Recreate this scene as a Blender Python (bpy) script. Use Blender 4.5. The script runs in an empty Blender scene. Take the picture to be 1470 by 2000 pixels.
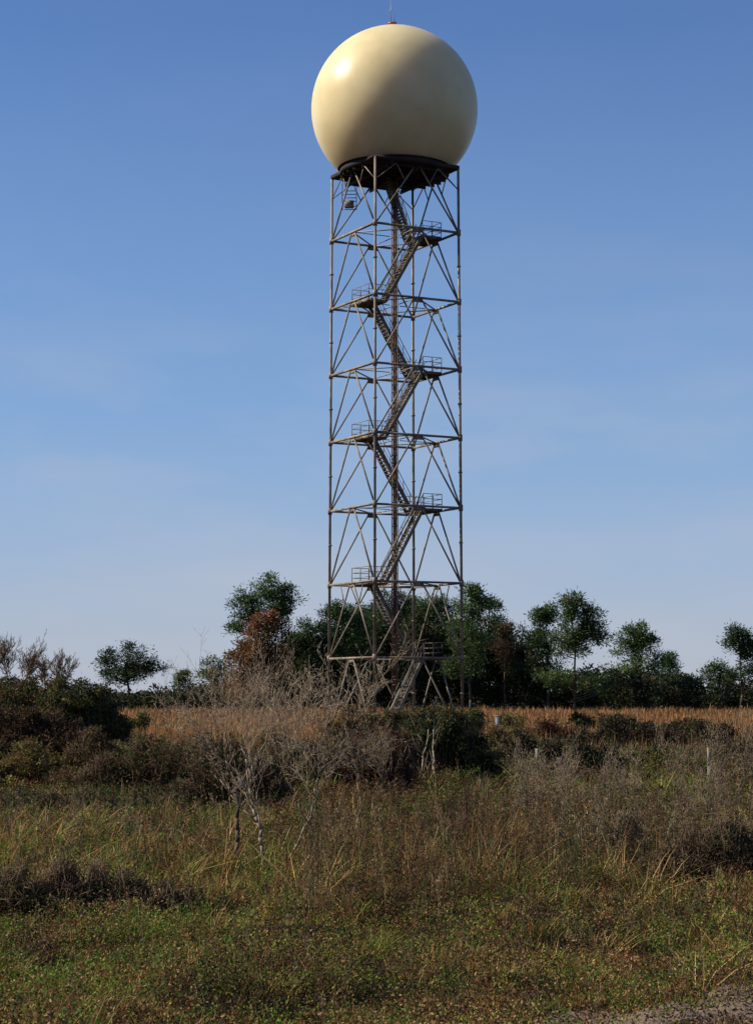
import bpy, math, random
import numpy as np
from mathutils import Vector

SC = bpy.context.scene
COL = SC.collection

# ------------------------------------------------------------------ camera, world, sun, exposure
F = 3950.0                 # focal length in pixels of the 1470 x 2000 photograph
EYE = 3.3
PITCH = math.atan(352.0 / F)
cam = bpy.data.cameras.new("camera")
camera = bpy.data.objects.new("camera", cam)
COL.objects.link(camera)
camera.location = (0, 0, EYE)
camera.rotation_euler = (math.pi / 2 + PITCH, 0, 0)
cam.sensor_fit = 'VERTICAL'
cam.sensor_height = 24.0
cam.lens = 24.0 * F / 2000.0
cam.clip_start = 0.1
cam.clip_end = 20000
SC.camera = camera

SUN_EL, SUN_AZ = math.radians(40), math.radians(274)     # azimuth clockwise from +Y: sun on the left
world = bpy.data.worlds.new("World")
SC.world = world
world.use_nodes = True
wn, wl = world.node_tree.nodes, world.node_tree.links
bg = wn['Background']
sky = wn.new('ShaderNodeTexSky')
sky.sky_type = 'NISHITA'
sky.sun_disc = False
sky.sun_elevation = SUN_EL
sky.sun_rotation = SUN_AZ
sky.altitude = 4000
sky.air_density = 1.0
sky.dust_density = 0.0
sky.ozone_density = 10.0
tc = wn.new('ShaderNodeTexCoord')
mp = wn.new('ShaderNodeMapping'); mp.inputs['Scale'].default_value = (1.0, 1.0, 3.2)
mp.inputs['Rotation'].default_value = (0.0, 0.25, 0.3)
nz = wn.new('ShaderNodeTexNoise'); nz.inputs['Scale'].default_value = 6.0
nz.inputs['Detail'].default_value = 7.0; nz.inputs['Roughness'].default_value = 0.5
rp = wn.new('ShaderNodeValToRGB')
rp.color_ramp.elements[0].position = 0.44; rp.color_ramp.elements[0].color = (0, 0, 0, 1)
rp.color_ramp.elements[1].position = 0.75; rp.color_ramp.elements[1].color = (0.42, 0.42, 0.42, 1)
mx = wn.new('ShaderNodeMixRGB'); mx.inputs['Color2'].default_value = (3.7, 3.8, 4.3, 1)
wl.new(tc.outputs['Generated'], mp.inputs['Vector'])
wl.new(mp.outputs['Vector'], nz.inputs['Vector'])
wl.new(nz.outputs['Fac'], rp.inputs['Fac'])
cm = wn.new('ShaderNodeMath'); cm.operation = 'MULTIPLY'      # wisps only low in the sky
cr = wn.new('ShaderNodeValToRGB')
cr.color_ramp.elements[0].position = 0.11; cr.color_ramp.elements[0].color = (1, 1, 1, 1)
cr.color_ramp.elements[1].position = 0.24; cr.color_ramp.elements[1].color = (0.05, 0.05, 0.05, 1)
wl.new(rp.outputs['Color'], cm.inputs[0]); wl.new(cr.outputs['Color'], cm.inputs[1])
wl.new(cm.outputs[0], mx.inputs['Fac'])
# pale mist that thickens towards the horizon
sep = wn.new('ShaderNodeSeparateXYZ'); wl.new(tc.outputs['Generated'], sep.inputs[0])
hr = wn.new('ShaderNodeValToRGB')
stops = [(0.0, .97), (.026, .92), (.089, .72), (.187, .44), (.317, .13), (.55, .04)]
while len(hr.color_ramp.elements) < len(stops): hr.color_ramp.elements.new(0.9)
for e_, (p_, v_) in zip(hr.color_ramp.elements, stops):
    e_.position = p_; e_.color = (v_, v_, v_, 1)
wl.new(sep.outputs['Z'], hr.inputs['Fac']); wl.new(sep.outputs['Z'], cr.inputs['Fac'])
hm = wn.new('ShaderNodeMixRGB')
hc = wn.new('ShaderNodeValToRGB')
hc.color_ramp.elements[0].position = 0.0; hc.color_ramp.elements[0].color = (.325, .342, .392, 1)
hc.color_ramp.elements[1].position = 0.14; hc.color_ramp.elements[1].color = (.205, .305, .415, 1)
hs_ = wn.new('ShaderNodeVectorMath'); hs_.operation = 'SCALE'; hs_.inputs['Scale'].default_value = 10.0
wl.new(sep.outputs['Z'], hc.inputs['Fac']); wl.new(hc.outputs['Color'], hs_.inputs[0]); wl.new(hs_.outputs[0], hm.inputs['Color2'])
wl.new(hr.outputs['Color'], hm.inputs['Fac']); wl.new(sky.outputs['Color'], hm.inputs['Color1'])
wl.new(hm.outputs['Color'], mx.inputs['Color1'])
wl.new(mx.outputs['Color'], bg.inputs['Color'])
bg.inputs['Strength'].default_value = 0.10

sl = bpy.data.lights.new("sun", 'SUN')
sl.energy = 4.5
sl.angle = math.radians(0.5)
sl.color = (1.0, 0.92, 0.77)
sun = bpy.data.objects.new("sun", sl)
COL.objects.link(sun)
L = Vector((math.sin(SUN_AZ) * math.cos(SUN_EL), math.cos(SUN_AZ) * math.cos(SUN_EL), math.sin(SUN_EL)))
sun.rotation_euler = L.to_track_quat('Z', 'Y').to_euler()
sun.location = (-60, 0, 80)

vs = SC.view_settings
vs.view_transform = 'Standard'
vs.look = 'None'
vs.exposure = 0.5
vs.gamma = 1.0

# ------------------------------------------------------------------ helpers
def at(px, py, Y):
    """The place, Y metres ahead of the camera, seen at a pixel of the photograph."""
    a, b = (px - 735) / F, (1000 - py) / F
    c, s = math.cos(PITCH), math.sin(PITCH)
    dy, dz = c - b * s, s + b * c
    return np.array([a / dy * Y, Y, EYE + dz / dy * Y])


def height_above_eye(py, D):
    v = 1352.0 - py
    c, s = math.cos(PITCH), math.sin(PITCH)
    return v * c * c * D / (F - v * c * s)


_fr = np.random.RandomState(5)
_W = [(_fr.uniform(0, 6.28), _fr.uniform(0, 6.28), _fr.uniform(0.7, 1.4)) for _ in range(40)]


def field(x, y, scale, k=0, n=6):
    """Smooth noise of about -1..1 with features of the given size in metres."""
    t = np.zeros_like(np.asarray(x, float))
    for i in range(n):
        a, ph, m = _W[(k * 7 + i) % 40]
        q = 6.28 / scale * m * (1.0 if i < n - 2 else 2.1)
        t = t + np.sin(q * (x * math.cos(a) + y * math.sin(a)) + ph) * (1.0 if i < n - 2 else 0.5)
    return t / (n * 0.42)


def ground_z(x, y):
    x = np.asarray(x, float); y = np.asarray(y, float)
    f = np.clip((260 - y) / 200, 0, 1)
    h = f * (0.10 * field(x, y, 9, 1) + 0.11 * field(x, y, 2.6, 2)) + (0.06 * field(x, y, 1.1, 3) + .07 * field(x * .35, y, 2.0, 25)) * (y < 60)
    t = np.clip((19.5 - y) / 13, 0, 1)
    return h + 1.75 * t * t * (3 - 2 * t)


def tag(o, label=None, cat=None, group=None, kind=None):
    if label: o['label'] = label
    if cat: o['category'] = cat
    if group: o['group'] = group
    if kind: o['kind'] = kind
    return o


def empty(name, loc):
    o = bpy.data.objects.new(name, None)
    COL.objects.link(o)
    o.location = loc
    o.empty_display_size = 0.2
    return o


def mesh(name, V, Fs, mat, parent=None, col=None, smooth=False):
    """V: n x 3 world coordinates; Fs: list of face index arrays; col: n x 3 natural colour of each vertex."""
    V = np.asarray(V, np.float32)
    if parent is not None:
        q, off = parent, np.zeros(3, np.float32)
        while q is not None:
            off = off + np.array(q.location, np.float32)
            q = q.parent
        V = V - off
    me = bpy.data.meshes.new(name)
    Fs = [np.asarray(f, np.int32) for f in Fs if len(f)]
    nl = sum(f.size for f in Fs); nf = sum(len(f) for f in Fs)
    me.vertices.add(len(V)); me.vertices.foreach_set('co', V.ravel())
    me.loops.add(nl); me.loops.foreach_set('vertex_index', np.concatenate([f.ravel() for f in Fs]))
    me.polygons.add(nf)
    sizes = np.concatenate([np.full(len(f), f.shape[1], np.int32) for f in Fs])
    starts = np.concatenate([[0], np.cumsum(sizes)[:-1]]).astype(np.int32)
    me.polygons.foreach_set('loop_start', starts)
    me.polygons.foreach_set('loop_total', sizes)
    if smooth:
        me.polygons.foreach_set('use_smooth', np.ones(nf, bool))
    me.update(calc_edges=True)
    if col is not None:
        ca = me.attributes.new('tint', 'FLOAT_COLOR', 'POINT')
        c4 = np.ones((len(V), 4), np.float32); c4[:, :3] = np.clip(col, 0.004, 0.9)
        ca.data.foreach_set('color', c4.ravel())
    me.materials.append(mat)
    o = bpy.data.objects.new(name, me)
    COL.objects.link(o)
    if parent is not None:
        o.parent = parent
    return o


def segs(P0, P1, R0, R1, k=4):
    """Tapered prisms between point pairs."""
    P0, P1 = np.atleast_2d(P0).astype(float), np.atleast_2d(P1).astype(float)
    n = len(P0)
    R0 = np.broadcast_to(np.asarray(R0, float), (n,)); R1 = np.broadcast_to(np.asarray(R1, float), (n,))
    d = P1 - P0
    d /= np.maximum(np.linalg.norm(d, axis=1, keepdims=True), 1e-9)
    ref = np.where(np.abs(d[:, 2:3]) > 0.95, np.array([[1., 0, 0]]), np.array([[0, 0, 1.]]))
    u = np.cross(d, ref); u /= np.linalg.norm(u, axis=1, keepdims=True)
    w = np.cross(d, u)
    a = (np.arange(k) + 0.5) * 2 * math.pi / k
    ring = u[:, None, :] * np.cos(a)[None, :, None] + w[:, None, :] * np.sin(a)[None, :, None]
    V = np.concatenate([P0[:, None] + ring * R0[:, None, None], P1[:, None] + ring * R1[:, None, None]], 1).reshape(-1, 3)
    b = (np.arange(n) * 2 * k)[:, None]
    i = np.arange(k)[None]
    j = (np.arange(k) + 1)[None] % k
    quads = np.stack([b + i, b + j, b + k + j, b + k + i], -1).reshape(-1, 4)
    caps = np.concatenate([b + np.arange(k)[::-1][None], b + k + np.arange(k)[None]], 0)
    return V, [quads, caps]


def join(parts):
    V, byn, off = [], {}, 0
    for v, fs in parts:
        V.append(v)
        for f in fs:
            f = np.asarray(f)
            if len(f): byn.setdefault(f.shape[1], []).append(f + off)
        off += len(v)
    return np.concatenate(V), [np.concatenate(q) for q in byn.values()]


def box(c, e1, e2, e3):
    c = np.array(c, float)
    v = [c + s1 * np.array(e1) + s2 * np.array(e2) + s3 * np.array(e3)
         for s1 in (-1, 1) for s2 in (-1, 1) for s3 in (-1, 1)]
    f = [[0, 1, 3, 2], [4, 6, 7, 5], [0, 4, 5, 1], [2, 3, 7, 6], [0, 2, 6, 4], [1, 5, 7, 3]]
    return np.array(v), [np.array(f)]


def leaves(C, length, width, rng, aim=None, spread=1.0):
    """One small pointed leaf quad at each point of C."""
    n = len(C)
    d = rng.normal(size=(n, 3))
    if aim is not None:
        d = aim + spread * d * 0.6
    d /= np.linalg.norm(d, axis=1, keepdims=True)
    s = np.cross(d, rng.normal(size=(n, 3))); s /= np.maximum(np.linalg.norm(s, axis=1, keepdims=True), 1e-6)
    l = (np.broadcast_to(length, (n,)) * rng.uniform(0.6, 1.4, n))[:, None]
    w = (np.broadcast_to(width, (n,)) * rng.uniform(0.6, 1.4, n))[:, None]
    V = np.stack([C, C + d * l * 0.5 + s * w * 0.5, C + d * l, C + d * l * 0.5 - s * w * 0.5], 1).reshape(-1, 3)
    return V, np.arange(n * 4).reshape(n, 4)


# ------------------------------------------------------------------ materials
def new_mat(name):
    m = bpy.data.materials.new(name)
    m.use_nodes = True
    return m, m.node_tree.nodes, m.node_tree.links, m.node_tree.nodes['Principled BSDF']


def leaf_mat(name, trans=0.35):
    m, n, l, p = new_mat(name)
    a = n.new('ShaderNodeAttribute'); a.attribute_name = 'tint'
    nn = n.new('ShaderNodeTexNoise'); nn.inputs['Scale'].default_value = 3.0
    g = n.new('ShaderNodeNewGeometry')
    l.new(g.outputs['Position'], nn.inputs['Vector'])
    hs = n.new('ShaderNodeHueSaturation')
    mr = n.new('ShaderNodeMapRange'); mr.inputs['To Min'].default_value = 0.75; mr.inputs['To Max'].default_value = 1.25
    l.new(nn.outputs['Fac'], mr.inputs['Value']); l.new(mr.outputs['Result'], hs.inputs['Value'])
    l.new(a.outputs['Color'], hs.inputs['Color'])
    l.new(hs.outputs['Color'], p.inputs['Base Color'])
    p.inputs['Roughness'].default_value = 0.75
    p.inputs['Specular IOR Level'].default_value = 0.2
    t = n.new('ShaderNodeBsdfTranslucent'); l.new(hs.outputs['Color'], t.inputs['Color'])
    ms = n.new('ShaderNodeMixShader'); ms.inputs['Fac'].default_value = trans
    l.new(p.outputs[0], ms.inputs[1]); l.new(t.outputs[0], ms.inputs[2])
    l.new(ms.outputs[0], n['Material Output'].inputs['Surface'])
    return m


def noisy_mat(name, c1, c2, scale, rough=0.8, metal=0.0, detail=6, bump=0.0, spec=0.3):
    m, n, l, p = new_mat(name)
    g = n.new('ShaderNodeNewGeometry')
    nn = n.new('ShaderNodeTexNoise'); nn.inputs['Scale'].default_value = scale; nn.inputs['Detail'].default_value = detail
    l.new(g.outputs['Position'], nn.inputs['Vector'])
    r = n.new('ShaderNodeValToRGB')
    r.color_ramp.elements[0].position = 0.35; r.color_ramp.elements[0].color = (*c1, 1)
    r.color_ramp.elements[1].position = 0.65; r.color_ramp.elements[1].color = (*c2, 1)
    l.new(nn.outputs['Fac'], r.inputs['Fac']); l.new(r.outputs['Color'], p.inputs['Base Color'])
    p.inputs['Roughness'].default_value = rough
    p.inputs['Metallic'].default_value = metal
    p.inputs['Specular IOR Level'].default_value = spec
    if bump:
        b = n.new('ShaderNodeBump'); b.inputs['Strength'].default_value = bump; b.inputs['Distance'].default_value = 0.05
        l.new(nn.outputs['Fac'], b.inputs['Height']); l.new(b.outputs[0], p.inputs['Normal'])
    return m


M_LEAF = leaf_mat('foliage', 0.3)
M_GRASS = leaf_mat('grass_blades', 0.25)
M_TRUNK = noisy_mat('tree_bark', (0.05, 0.035, 0.025), (0.12, 0.085, 0.06), 4.0, 0.9)
M_TWIG = noisy_mat('grey_twigs', (0.26, 0.19, 0.125), (0.42, 0.32, 0.22), 6.0, 0.85)
M_DRY = noisy_mat('brown_grey_twigs', (0.15, 0.11, 0.07), (0.28, 0.21, 0.14), 6.0, 0.85)
M_PALE = noisy_mat('pale_bark', (0.14, 0.11, 0.075), (0.29, 0.24, 0.17), 9.0, 0.8)
M_DARKTWIG = noisy_mat('dark_twigs', (0.08, 0.05, 0.028), (0.18, 0.12, 0.07), 6.0, 0.9)
M_RADOME = noisy_mat('cream_radome_paint', (0.66, 0.54, 0.30), (0.73, 0.61, 0.36), 0.5, 0.36, spec=0.20)
_p = M_RADOME.node_tree.nodes['Principled BSDF']        # fibreglass: light soaks a little way into the shell
_p.inputs['Subsurface Weight'].default_value = 1.0
_p.inputs['Subsurface Radius'].default_value = (1.0, 0.8, 0.5)
_p.inputs['Subsurface Scale'].default_value = 4.0
M_STEEL = noisy_mat('weathered_steel', (0.14, 0.105, 0.072), (0.29, 0.235, 0.17), 1.4, 0.6, metal=0.1)
M_RUST = noisy_mat('rusty_cable_tray', (0.10, 0.062, 0.045), (0.20, 0.135, 0.095), 2.5, 0.75)
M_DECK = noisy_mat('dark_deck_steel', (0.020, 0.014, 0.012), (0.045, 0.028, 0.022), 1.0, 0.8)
M_RED = noisy_mat('red_lamp_glass', (0.38, 0.07, 0.04), (0.45, 0.10, 0.06), 3.0, 0.3)
M_POST = noisy_mat('weathered_wood', (0.17, 0.15, 0.11), (0.30, 0.27, 0.20), 14.0, 0.85, bump=0.4)
M_BOX = noisy_mat('grey_paint', (0.045, 0.055, 0.07), (0.07, 0.08, 0.10), 3.0, 0.5)
M_CONC = noisy_mat('concrete', (0.28, 0.26, 0.23), (0.38, 0.36, 0.32), 3.0, 0.9)
M_WIRE = noisy_mat('galvanised_wire', (0.25, 0.25, 0.24), (0.35, 0.35, 0.34), 5.0, 0.5, metal=0.4)

# soil under the vegetation: patches of litter, humus and green
M_SOIL, n, l, p = new_mat('soil_and_litter')
g = n.new('ShaderNodeNewGeometry')
n1 = n.new('ShaderNodeTexNoise'); n1.inputs['Scale'].default_value = 0.35; n1.inputs['Detail'].default_value = 5
n2 = n.new('ShaderNodeTexNoise'); n2.inputs['Scale'].default_value = 9.0; n2.inputs['Detail'].default_value = 8
for q in (n1, n2): l.new(g.outputs['Position'], q.inputs['Vector'])
r1 = n.new('ShaderNodeValToRGB')
r1.color_ramp.elements[0].position = .4; r1.color_ramp.elements[0].color = (.026, .024, .010, 1)
r1.color_ramp.elements[1].position = .62; r1.color_ramp.elements[1].color = (.045, .030, .016, 1)
r2 = n.new('ShaderNodeValToRGB')
r2.color_ramp.elements[0].position = .35; r2.color_ramp.elements[0].color = (.35, .35, .35, 1)
r2.color_ramp.elements[1].position = .7; r2.color_ramp.elements[1].color = (1.3, 1.2, 1.1, 1)
mm = n.new('ShaderNodeMixRGB'); mm.blend_type = 'MULTIPLY'; mm.inputs['Fac'].default_value = 1
l.new(n1.outputs['Fac'], r1.inputs['Fac']); l.new(n2.outputs['Fac'], r2.inputs['Fac'])
l.new(r1.outputs['Color'], mm.inputs['Color1']); l.new(r2.outputs['Color'], mm.inputs['Color2'])
l.new(mm.outputs['Color'], p.inputs['Base Color']); p.inputs['Roughness'].default_value = 1
p.inputs['Specular IOR Level'].default_value = 0.1
b = n.new('ShaderNodeBump'); b.inputs['Strength'].default_value = .8; b.inputs['Distance'].default_value = .06
l.new(n2.outputs['Fac'], b.inputs['Height']); l.new(b.outputs[0], p.inputs['Normal'])

M_GRAVEL = noisy_mat('gravel_stones', (0.08, 0.055, 0.038), (0.24, 0.17, 0.115), 30.0, 0.95, bump=0.6)

# ------------------------------------------------------------------ ground
ys = np.concatenate([-np.geomspace(3000, 30, 12), np.linspace(-24, 20, 36), np.linspace(20.4, 70, 125), np.linspace(71, 160, 80), np.geomspace(163, 9000, 40)])
xh = np.concatenate([np.linspace(0, 14, 56), np.geomspace(14.6, 4000, 60)])
xs = np.concatenate([-xh[:0:-1], xh])
X, Y = np.meshgrid(xs, ys)
Z = ground_z(X, Y)
nx, ny = len(xs), len(ys)
idx = np.arange(nx * ny).reshape(ny, nx)
q = np.stack([idx[:-1, :-1], idx[:-1, 1:], idx[1:, 1:], idx[1:, :-1]], -1).reshape(-1, 4)
go = mesh('ground', np.stack([X, Y, Z], -1).reshape(-1, 3), [q], M_SOIL, smooth=True)
tag(go, 'dark soil and plant litter under the weeds and grass', 'ground', kind='structure')

# gravel shoulder at the lower right corner of the view
def gravel_amount(x, y):
    edge = 21.5 + 0.45 * (x - 1.9) + 0.35 * field(x, y, 2.2, 4)
    return np.clip((edge - y) / 0.5, 0, 1) * np.clip((x - 1.3 - 0.3 * field(x, y, 1.2, 5)) / 0.7, 0, 1)

gx, gy = np.meshgrid(np.linspace(0.8, 9, 90), np.linspace(13, 24, 120))
ga = gravel_amount(gx, gy)
gz = ground_z(gx, gy) + 0.022 * (ga > 0.35) - 0.05 * (ga <= 0.35) + 0.012 * field(gx, gy, .25, 6)
ii = np.arange(gx.size).reshape(gx.shape)
q = np.stack([ii[:-1, :-1], ii[:-1, 1:], ii[1:, 1:], ii[1:, :-1]], -1).reshape(-1, 4)
tag(mesh('gravel_shoulder', np.stack([gx, gy, gz], -1).reshape(-1, 3), [q], M_GRAVEL, smooth=True),
    'pale gravel road shoulder at the near edge of the grass', 'gravel', kind='structure')

# ------------------------------------------------------------------ radar tower
TD = 140.0
TC = np.array([1.27, TD])
BASE = 0.0
tower = empty('radar_tower', (TC[0], TC[1], BASE))
tag(tower, 'tall brown steel lattice tower carrying a cream spherical radome, zigzag stairs inside', 'radar tower')
DIR = {'near': np.array([-.292, -.956]), 'right': np.array([.956, -.292]),
       'far': np.array([.292, .956]), 'left': np.array([-.956, .292])}
ORDER = ['near', 'right', 'far', 'left']
ZTOP = EYE + height_above_eye(337, TD)
LEV = [ZTOP] + [EYE + height_above_eye(v, TD) for v in (463, 597, 728, 860, 995.5, 1141, 1286)] + [0.0]


def corner(k, z):
    R = 4.80 - 0.17 * z / ZTOP
    p = TC + DIR[k] * R
    return np.array([p[0], p[1], z])


def bar(name, p0, p1, r, mat=M_STEEL, parent=tower, k=4, r1=None):
    v, f = segs([p0], [p1], r, r if r1 is None else r1, k)
    return mesh(name, v, f, mat, parent)


for k in ORDER:
    parts = [segs([corner(k, -0.2)], [corner(k, ZTOP)], 0.105, 0.095, 8)]
    for z in LEV[1:-1]:           # gusset collars at every joint
        c = corner(k, z)
        parts.append(segs([c - [0, 0, .22]], [c + [0, 0, .22]], .16, .16, 8))
        for s in (-2.4,):
            parts.append(segs([c + [0, 0, s - .05]], [c + [0, 0, s + .05]], .15, .15, 8))
    leg = mesh('leg', *join(parts), M_STEEL, tower)
    foot = corner(k, 0.12)
    v, f = segs([foot - [0, 0, .6]], [foot + [0, 0, .25]], .6, .55, 16)
    mesh('footing', v, f, M_CONC, leg)

for li, z in enumerate(LEV[:-1]):
    mids = []
    for a in range(4):
        c0, c1 = corner(ORDER[a], z), corner(ORDER[(a + 1) % 4], z)
        if li > 0:
            # double-angle beam: two flanges
            e = (c1 - c0) / np.linalg.norm(c1 - c0)
            parts = [segs([c0 + e * .1], [c1 - e * .1], .10, .10, 4)]
            mesh('horizontal_beam', *join(parts), M_STEEL, tower)
        mids.append((c0 + c1) / 2)
    if li > 0:
        for a in range(4):
            bar('plan_brace', mids[a] - [0, 0, .02], mids[(a + 1) % 4] - [0, 0, .02], 0.05)
        # truss web hanging under the edge beams and the inner ties to the riser
        P0, P1 = [], []
        ctr = np.array([TC[0], TC[1], z])
        for a in range(4):
            for b_ in (0.42,):
                q0 = ctr + (mids[a] - ctr) * .97; q1 = ctr + (mids[a] - ctr) * 0.12
                P0.append(q0); P1.append(q1)
        v, f = segs(P0, P1, 0.035, 0.035, 4)
        mesh('riser_tie', v, f, M_STEEL, tower)
    zb = LEV[li + 1]
    for a in range(4):
        k0, k1 = ORDER[a], ORDER[(a + 1) % 4]
        m = mids[a] - [0, 0, .05 if li else 0.45]
        for kk, other in ((k0, k1), (k1, k0)):
            lo = corner(kk, zb + 0.12)
            off = (corner(other, zb) - corner(kk, zb)); off /= np.linalg.norm(off)
            top = m - off * 0.28
            bar('diagonal_brace', lo + off * .12, top, 0.062)
        # gusset plate where the two diagonals meet the beam above
        if li > 0:
            e = corner(k1, z) - corner(k0, z); e /= np.linalg.norm(e)
            nrm = np.cross(e, [0, 0, 1.])
            v, f = box(m - [0, 0, .14], e * .38, [0, 0, .13], nrm * .015)
            mesh('gusset_plate', v, f, M_STEEL, tower)
    # knee braces in the bays that have them
    if li == 0 or li == 6:
        for a in range(4):
            k0, k1 = ORDER[a], ORDER[(a + 1) % 4]
            m = mids[a] - [0, 0, .4 if li == 0 else 0.1]
            for kk in (k0, k1):
                cm = corner(kk, z) * .5 + m * .5
                lo = corner(kk, zb) * .30 + mids[a] * .70
                lo[2] = z - (z - zb) * .30
                bar('knee_brace', cm - [0, 0, .06], lo, 0.04)
                if li == 0:
                    lo2 = corner(kk, z - 1.6)
                    bar('knee_brace', lo2, cm - [0, 0, .08], 0.04)

# cable riser up the middle: a square tray with rungs and cables
cx, cy = TC
parts = []
for sx in (-.2, .2):
    for sy in (-.2, .2):
        parts.append(segs([[cx + sx, cy + sy, 0.1]], [[cx + sx, cy + sy, ZTOP - .3]], .05, .05, 4))
zz = np.arange(0.5, ZTOP - .4, 0.55)
for (a, b_) in (((-.2, -.2), (.2, -.2)), ((.2, -.2), (.2, .2)), ((.2, .2), (-.2, .2)), ((-.2, .2), (-.2, -.2))):
    P0 = np.stack([np.full_like(zz, cx + a[0]), np.full_like(zz, cy + a[1]), zz], 1)
    P1 = np.stack([np.full_like(zz, cx + b_[0]), np.full_like(zz, cy + b_[1]), zz], 1)
    parts.append(segs(P0, P1, .035, .035, 4))
riser = mesh('cable_riser', *join(parts), M_RUST, tower)
for dx, dy, r in ((-.08, -.05, .055), (.05, -.1, .05), (.09, .06, .06), (-.04, .09, .05)):
    v, f = segs([[cx + dx, cy + dy, 0]], [[cx + dx, cy + dy, ZTOP - .2]], r, r, 8)
    mesh('cable', v, f, M_RUST, riser)

# stairs
E1 = np.array([.883, .469, 0.]); E2 = np.array([.469, -.883, 0.]); UP = np.array([0, 0, 1.])
C0 = np.array([cx, cy, 0.])
def stair_point(t, s, z): return C0 + E1 * t + E2 * s + UP * z
T_R, T_L = 1.55, -1.35
for i in range(8):
    zt, zb = LEV[i], LEV[i + 1]
    if i == 0: zt -= 0.25
    to_right = (i % 2 == 0)            # this flight goes down to the right
    s0 = -0.78 if to_right else 0.78
    tt, tb = (T_L, T_R) if to_right else (T_R, T_L)
    if i == 0: tt = -0.2
    if i == 7: zb = 0.15
    n_st = 22
    parts = []
    for ds in (-.42, .42):
        a, b_ = stair_point(tt, s0 + ds, zt), stair_point(tb, s0 + ds, zb)
        dirv = (b_ - a) / np.linalg.norm(b_ - a)
        nv = np.cross(dirv, E2)
        parts.append(box((a + b_) / 2, (b_ - a) / 2, nv * .13, E2 * .025))
    for j in range(n_st):
        w = (j + .5) / n_st
        c = stair_point(tt + (tb - tt) * w, s0, zt + (zb - zt) * w)
        parts.append(box(c, E1 * .12, E2 * .395, UP * .018))
    fl = mesh('stair_flight', *join(parts), M_STEEL, tower)
    for ds in (-.42, .42):
        pr = []
        for hh, r in ((1.0, .028), (.55, .02)):
            pr.append(segs([stair_point(tt, s0 + ds, zt + hh)], [stair_point(tb, s0 + ds, zb + hh)], r, r, 6))
        for j in range(6):
            w = (j + .3) / 5.6
            c = stair_point(tt + (tb - tt) * w, s0 + ds, zt + (zb - zt) * w)
            pr.append(segs([c], [c + UP * 1.0], .022, .022, 6))
        mesh('handrail', *join(pr), M_STEEL, fl)
    if i < 7:
        sgn = 1 if to_right else -1
        ta, tb2 = (T_R, T_R + 1.5) if to_right else (T_L - 1.35, T_L)
        tm = (ta + tb2) / 2; hw = (tb2 - ta) / 2
        pts = [box(stair_point(tm, 0, zb + .06), E1 * hw, E2 * 1.25, UP * .03)]
        for ds in (-1.25, 1.25):
            pts.append(box(stair_point(tm, ds, zb - .02), E1 * hw, E2 * .03, UP * .11))
        for dt in (ta, tb2):
            pts.append(box(stair_point(dt, 0, zb - .02), E1 * .03, E2 * 1.25, UP * .11))
        for dt in np.linspace(ta, tb2, 5)[1:-1]:
            pts.append(box(stair_point(dt, 0, zb - .03), E1 * .03, E2 * 1.25, UP * .05))
        ld = mesh('stair_landing', *join(pts), M_RUST if i % 2 == 0 else M_STEEL, tower)
        te = tb2 if to_right else ta
        tn = ta if to_right else tb2
        pr = []
        path = [(tn, -1.25), (te, -1.25), (te, 1.25), (tn, 1.25)]
        for (ta_, sa), (tb_, sb) in zip(path[:-1], path[1:]):
            for hh in (.4, .75, 1.1):
                pr.append(segs([stair_point(ta_, sa, zb + hh)], [stair_point(tb_, sb, zb + hh)], .024, .024, 6))
            for w in (0, .5, 1):
                c = stair_point(ta_ + (tb_ - ta_) * w, sa + (sb - sa) * w, zb)
                pr.append(segs([c], [c + UP * 1.1], .026, .026, 6))
        mesh('landing_railing', *join(pr), M_STEEL, ld)
        # struts carrying the landing
        P0 = [stair_point(te, s, zb - .1) for s in (-1.2, 1.2)]
        P1 = [stair_point(te, s, zb - .1) * .35 + corner('right' if to_right else 'left', zb) * .65 for s in (-1, 1)]
        v, f = segs(P0, P1, .04, .04, 4)
        mesh('landing_strut', v, f, M_STEEL, tower)

# platform: square frame with a round deck under the radome
parts = []
sq = [corner(k, ZTOP) for k in ORDER]
for a in range(4):
    parts.append(segs([sq[a]], [sq[(a + 1) % 4]], .17, .17, 4))
    parts.append(segs([sq[a]], [sq[a] * .45 + C0 * .55 + UP * ZTOP * .55], .14, .14, 4))
RD = 3.85
ang = np.linspace(0, 2 * math.pi, 65)[:-1]
ringp = np.stack([cx + RD * np.cos(ang), cy + RD * np.sin(ang)], 1)
for zz0, zz1, rr in ((ZTOP - .2, ZTOP + .22, RD),):
    top = np.column_stack([ringp, np.full(64, zz1)]); bot = np.column_stack([ringp, np.full(64, zz0)])
    V = np.concatenate([bot, top, [[cx, cy, zz0]], [[cx, cy, zz1]]])
    i = np.arange(64); j = (i + 1) % 64
    parts.append((V, [np.stack([i, j, 64 + j, 64 + i], 1), np.stack([np.full(64, 128), j, i], 1), np.stack([np.full(64, 129), 64 + i, 64 + j], 1)]))
# joists under the deck
for s in np.linspace(-3.2, 3.2, 9):
    hl = math.sqrt(RD * RD - s * s) - .1
    parts.append(box(C0 + E2 * s + UP * (ZTOP - .32), E1 * hl, E2 * .05, UP * .12))
for s in (-2.2, 0.0, 2.2):
    hl = math.sqrt(RD * RD - s * s) - .1
    parts.append(box(C0 + E1 * s + UP * (ZTOP - .47), E2 * hl, E1 * .07, UP * .14))
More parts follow.
